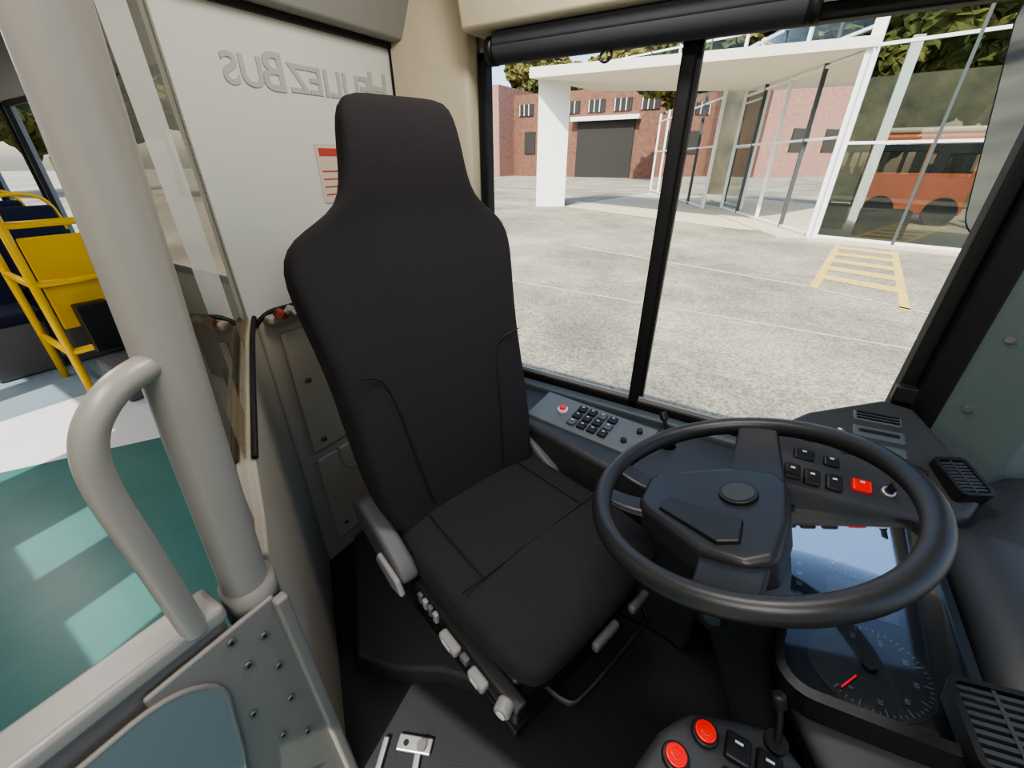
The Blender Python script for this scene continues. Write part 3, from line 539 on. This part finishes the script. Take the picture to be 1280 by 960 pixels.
facade('upper',Vector((.85,16.6,0)),Vector((-3.2,24.0,0)),5,[4.4,5.4],5.5,.035,.05,4.3,uglass)
facade('upper_lobby',Vector((-3.2,24.0,0)),Vector((-12,27.0,0)),6,[5.1,6.0],6.1,.035,.05,5.05,uglass)
mesh('inner_floor',[P1+Vector((0,.1,.02)),P2+Vector((0,.1,.02)),Vector((22,30,G+.02)),Vector((-3,30,G+.02))],[(0,1,2,3)],tan,gb)
mesh('inner_back_wall',[Vector((-7.5,36,G)),Vector((22,25.5,G)),Vector((22,25.5,TOP)),Vector((-7.5,36,TOP+.6))],[(0,1,2,3)],br,gb)
for i in range(5): box(f'inner_column_{i}',(2+i*3.6,2.3+i*3.6),(20.5,20.8),(G,TOP),wm,gb)
for i,(x,y) in enumerate([(2.0,17.4),(0.2,21.5),(-1.2,24.5),(.6,19)]): box(f'desk_{i}',(x,x+1.2),(y,y+.7),(G+.02,G+.8),br,gb,.03)
cb=grp('kerb');
def strip(nm,p,q,w,h_):
    d=(q-p).normalized();n=Vector((d.y,-d.x,0));obox(nm,p.lerp(q,.5)+Vector((0,0,h_/2))+n*w,(d,n,(0,0,1)),((q-p).length/2,w,h_/2),curbm,cb)
strip('kerb_front',P1,P2,.25,.06);strip('kerb_side',P3,P1,.5,.05)
mesh('entrance_paving',[(-2.4,24.4,G+.01),(.2,17.0,G+.01),(-1.4,17.2,G+.01),(-10,21.3,G+.01),(-9,34,G+.01)],[(0,1,2,3,4)],curbm,cb)
cn_=grp('entrance_canopy')
K=[(-11.6,20.3),(P1.x+.1,P1.y-.2),(P3.x,P3.y),(-10.5,25.5)]
prism('canopy_slab',[Vector((K[0][0],K[0][1],4.65)),Vector((K[1][0],K[1][1],3.85)),Vector((K[2][0],K[2][1],4.0)),Vector((K[3][0],K[3][1],4.65))],[Vector((K[0][0],K[0][1],5.05)),Vector((K[1][0],K[1][1],4.08)),Vector((K[2][0],K[2][1],4.3)),Vector((K[3][0],K[3][1],5.05))],conc,cn_)
prism('column',[(-11.3,20.7,G),(-10.0,21.4,G),(-10.4,22.1,G),(-11.7,21.4,G)],[(-11.3,20.7,4.7),(-10.0,21.4,4.7),(-10.4,22.1,4.7),(-11.7,21.4,4.7)],wm,cn_)
wh=grp('brick_warehouse')
box('block_a',(-62,-38),(58,70),(G,10.5),pink,wh);box('block_b',(-38,-8),(62,74),(G,9.6),brick2,wh)
box('garage_opening',(-27.5,-19.5),(61.8,62.1),(G,6.0),dark,wh);box('awning',(-28.3,-18.8),(61,62),(6.0,6.5),wm,wh)
for i in range(8):
    x=-37+i*3.6;box(f'upper_window_{i}',(x,x+2.4),(61.85,62.1),(7.0,8.4),dark,wh)
    for k in range(3): box(f'upper_window_bar_{i}_{k}',(x+.1+k*.75,x+.2+k*.75),(61.8,61.9),(7.0,8.4),wm,wh)
for i in range(2): box(f'lower_window_{i}',(-36+i*4,-34.2+i*4),(61.85,62.1),(2.2,5.0),dark,wh)
for i in range(3): box(f'side_window_{i}',(-58+i*6,-55+i*6),(57.85,58.1),(2.4,5.2),dark,wh)
box('white_corner',(-62.2,-60.5),(57.8,58.2),(G,10),wm,wh)
ob=grp('reflected_orange_bus',(4,22.7,0));orange=mat('orange_paint',(146,80,54),.6,var=.12);bw=mat('bus_window_dark',(30,34,38),.15);obr=mat('bus_roof_beige',(150,136,118),.6)  # solid bus set behind the glass to stand in for a reflection
box('body',(2.2,5.3),(21.8,23.6),(G+.35,2.15),orange,ob,.12);box('roof',(2.4,5.1),(21.9,23.5),(2.15,2.35),obr,ob,.08)
for i in range(2): box(f'window_{i}',(2.4+i*1.4,3.7+i*1.4),(21.77,21.82),(.95,1.85),bw,ob,.03)
for i,x in enumerate((2.9,4.7)): cyl(f'wheel_{i}',(x,21.75,G+.48),(x,22.1,G+.48),.48,rubber,ob)
def car(x,y,m):
    g=grp('parked_car',(x,y,G));pr=[(0,.35),(0,.85),(.9,.95),(1.5,1.4),(3.0,1.42),(3.7,.95),(4.2,.85),(4.2,.35)]
    prism('body',[(x+a,y,G+b) for a,b in pr],[(x+a,y+1.7,G+b) for a,b in pr],m,g,.08)
    prism('side_glass',[(x+a,y-.01,G+b) for a,b in [(1.0,.98),(1.55,1.34),(2.95,1.36),(3.5,.98)]],[(x+a,y-.02,G+b) for a,b in [(1.0,.98),(1.55,1.34),(2.95,1.36),(3.5,.98)]],bw,g)
    for i,a in enumerate((.8,3.4)): cyl(f'wheel_{i}',(x+a,y-.03,G+.33),(x+a,y+.2,G+.33),.33,rubber,g)
cd=mat('car_dark',(38,42,50),.25,coat=.6);cs=mat('car_silver',(150,154,160),.3,metal=.5)
car(6.0,22,cd);car(11,22,cs);car(30,32,cd);car(36,33,cs)
leaf=mat('tree_foliage',(58,72,34),.9,rgb2=(124,114,64),vscale=1.6);bark=mat('tree_bark',(88,70,52),.9)
TM=[]
for sd in range(3):
    rnd=random.Random(sd);b=bmesh.new()
    for k in range(20):
        c=Vector((rnd.uniform(-1,1),rnd.uniform(-1,1),rnd.uniform(-.75,.7)));c*=.85;bmesh.ops.create_icosphere(b,subdivisions=5,radius=rnd.uniform(.28,.5),matrix=Matrix.Translation(c))
    for v in b.verts:
        v.co+=Vector(noise.noise_vector(v.co*3.5))*.20+Vector(noise.noise_vector(v.co*11))*.12+Vector(noise.noise_vector(v.co*30))*.07
    d=bpy.data.meshes.new('foliage');b.to_mesh(d);b.free();d.materials.append(leaf);TM.append(d)
def tree(x,y,h,r,seed):
    g=grp('tree',(x,y,G));cyl('trunk',(x,y,G),(x,y,h*.8),.22,bark,g,r2=.12)
    o=bpy.data.objects.new('foliage',TM[seed%3]);col.objects.link(o);o.parent=g;o.location=(0,0,h-G);o.scale=(r,r,r*.9);o.rotation_euler=(0,0,seed*1.7)
for i,(x,y,h,r) in enumerate([(-6,46,9.5,4.6),(0,44,9,4.8),(6,43,9,5),(12.5,42,9,4.8),(19,42,9,5),(26,42,8.5,5),(34,44,8.5,5.5),(44,44,9,6),(-12,50,10,4.8),(-78,76,9,5),(-18,82,14,6),(-30,84,14,6),(-44,84,14,6),(-14,-20,7,6),(-2,-19,7,6),(10,-20,7,6),(22,-18,7,6),(34,-16,7,6),(-34,14,5,4),(-46,6,5.5,4.5),(-40,26,5,4),(-3,49,11,4.8),(3,50,11,4.8),(-8,52,12,5)]): tree(x,y,h,r,i)
# ------------------------------------------------------------------ light, world, camera
sun=bpy.data.lights.new('sun','SUN');sun.energy=6.5;sun.angle=.01;sun.color=(1,.95,.86);so=bpy.data.objects.new('sun',sun);col.objects.link(so)
so.rotation_euler=Vector((-.10,.66,-.76)).to_track_quat('-Z','Y').to_euler()
W=bpy.data.worlds.new('world');bpy.context.scene.world=W;W.use_nodes=True;nt=W.node_tree;bg=nt.nodes['Background']
sk=nt.nodes.new('ShaderNodeTexSky');sk.sky_type='NISHITA';sk.sun_disc=False;sk.sun_elevation=math.radians(49);sk.sun_rotation=math.radians(180);sk.air_density=1;sk.dust_density=2
nt.links.new(sk.outputs[0],bg.inputs[0]);bg.inputs[1].default_value=.34
vs=bpy.context.scene.view_settings
vs.view_transform='AgX';vs.look='AgX - Medium High Contrast';vs.exposure=.26
th=math.radians(28.5);ya=math.radians(31.7)
h=Vector((-math.sin(ya),math.cos(ya),0));Fv=h*math.cos(th)+Vector((0,0,-math.sin(th)));Rv=Vector((h.y,-h.x,0));Uv=Rv.cross(Fv)
cam=bpy.data.cameras.new('camera');cam.lens=14.484;cam.sensor_width=36;cam.clip_start=.02;cam.clip_end=500
cob=bpy.data.objects.new('camera',cam);col.objects.link(cob);cob.matrix_world=MX((0,0,1.33),Rv,Uv,-Fv)
bpy.context.scene.camera=cob
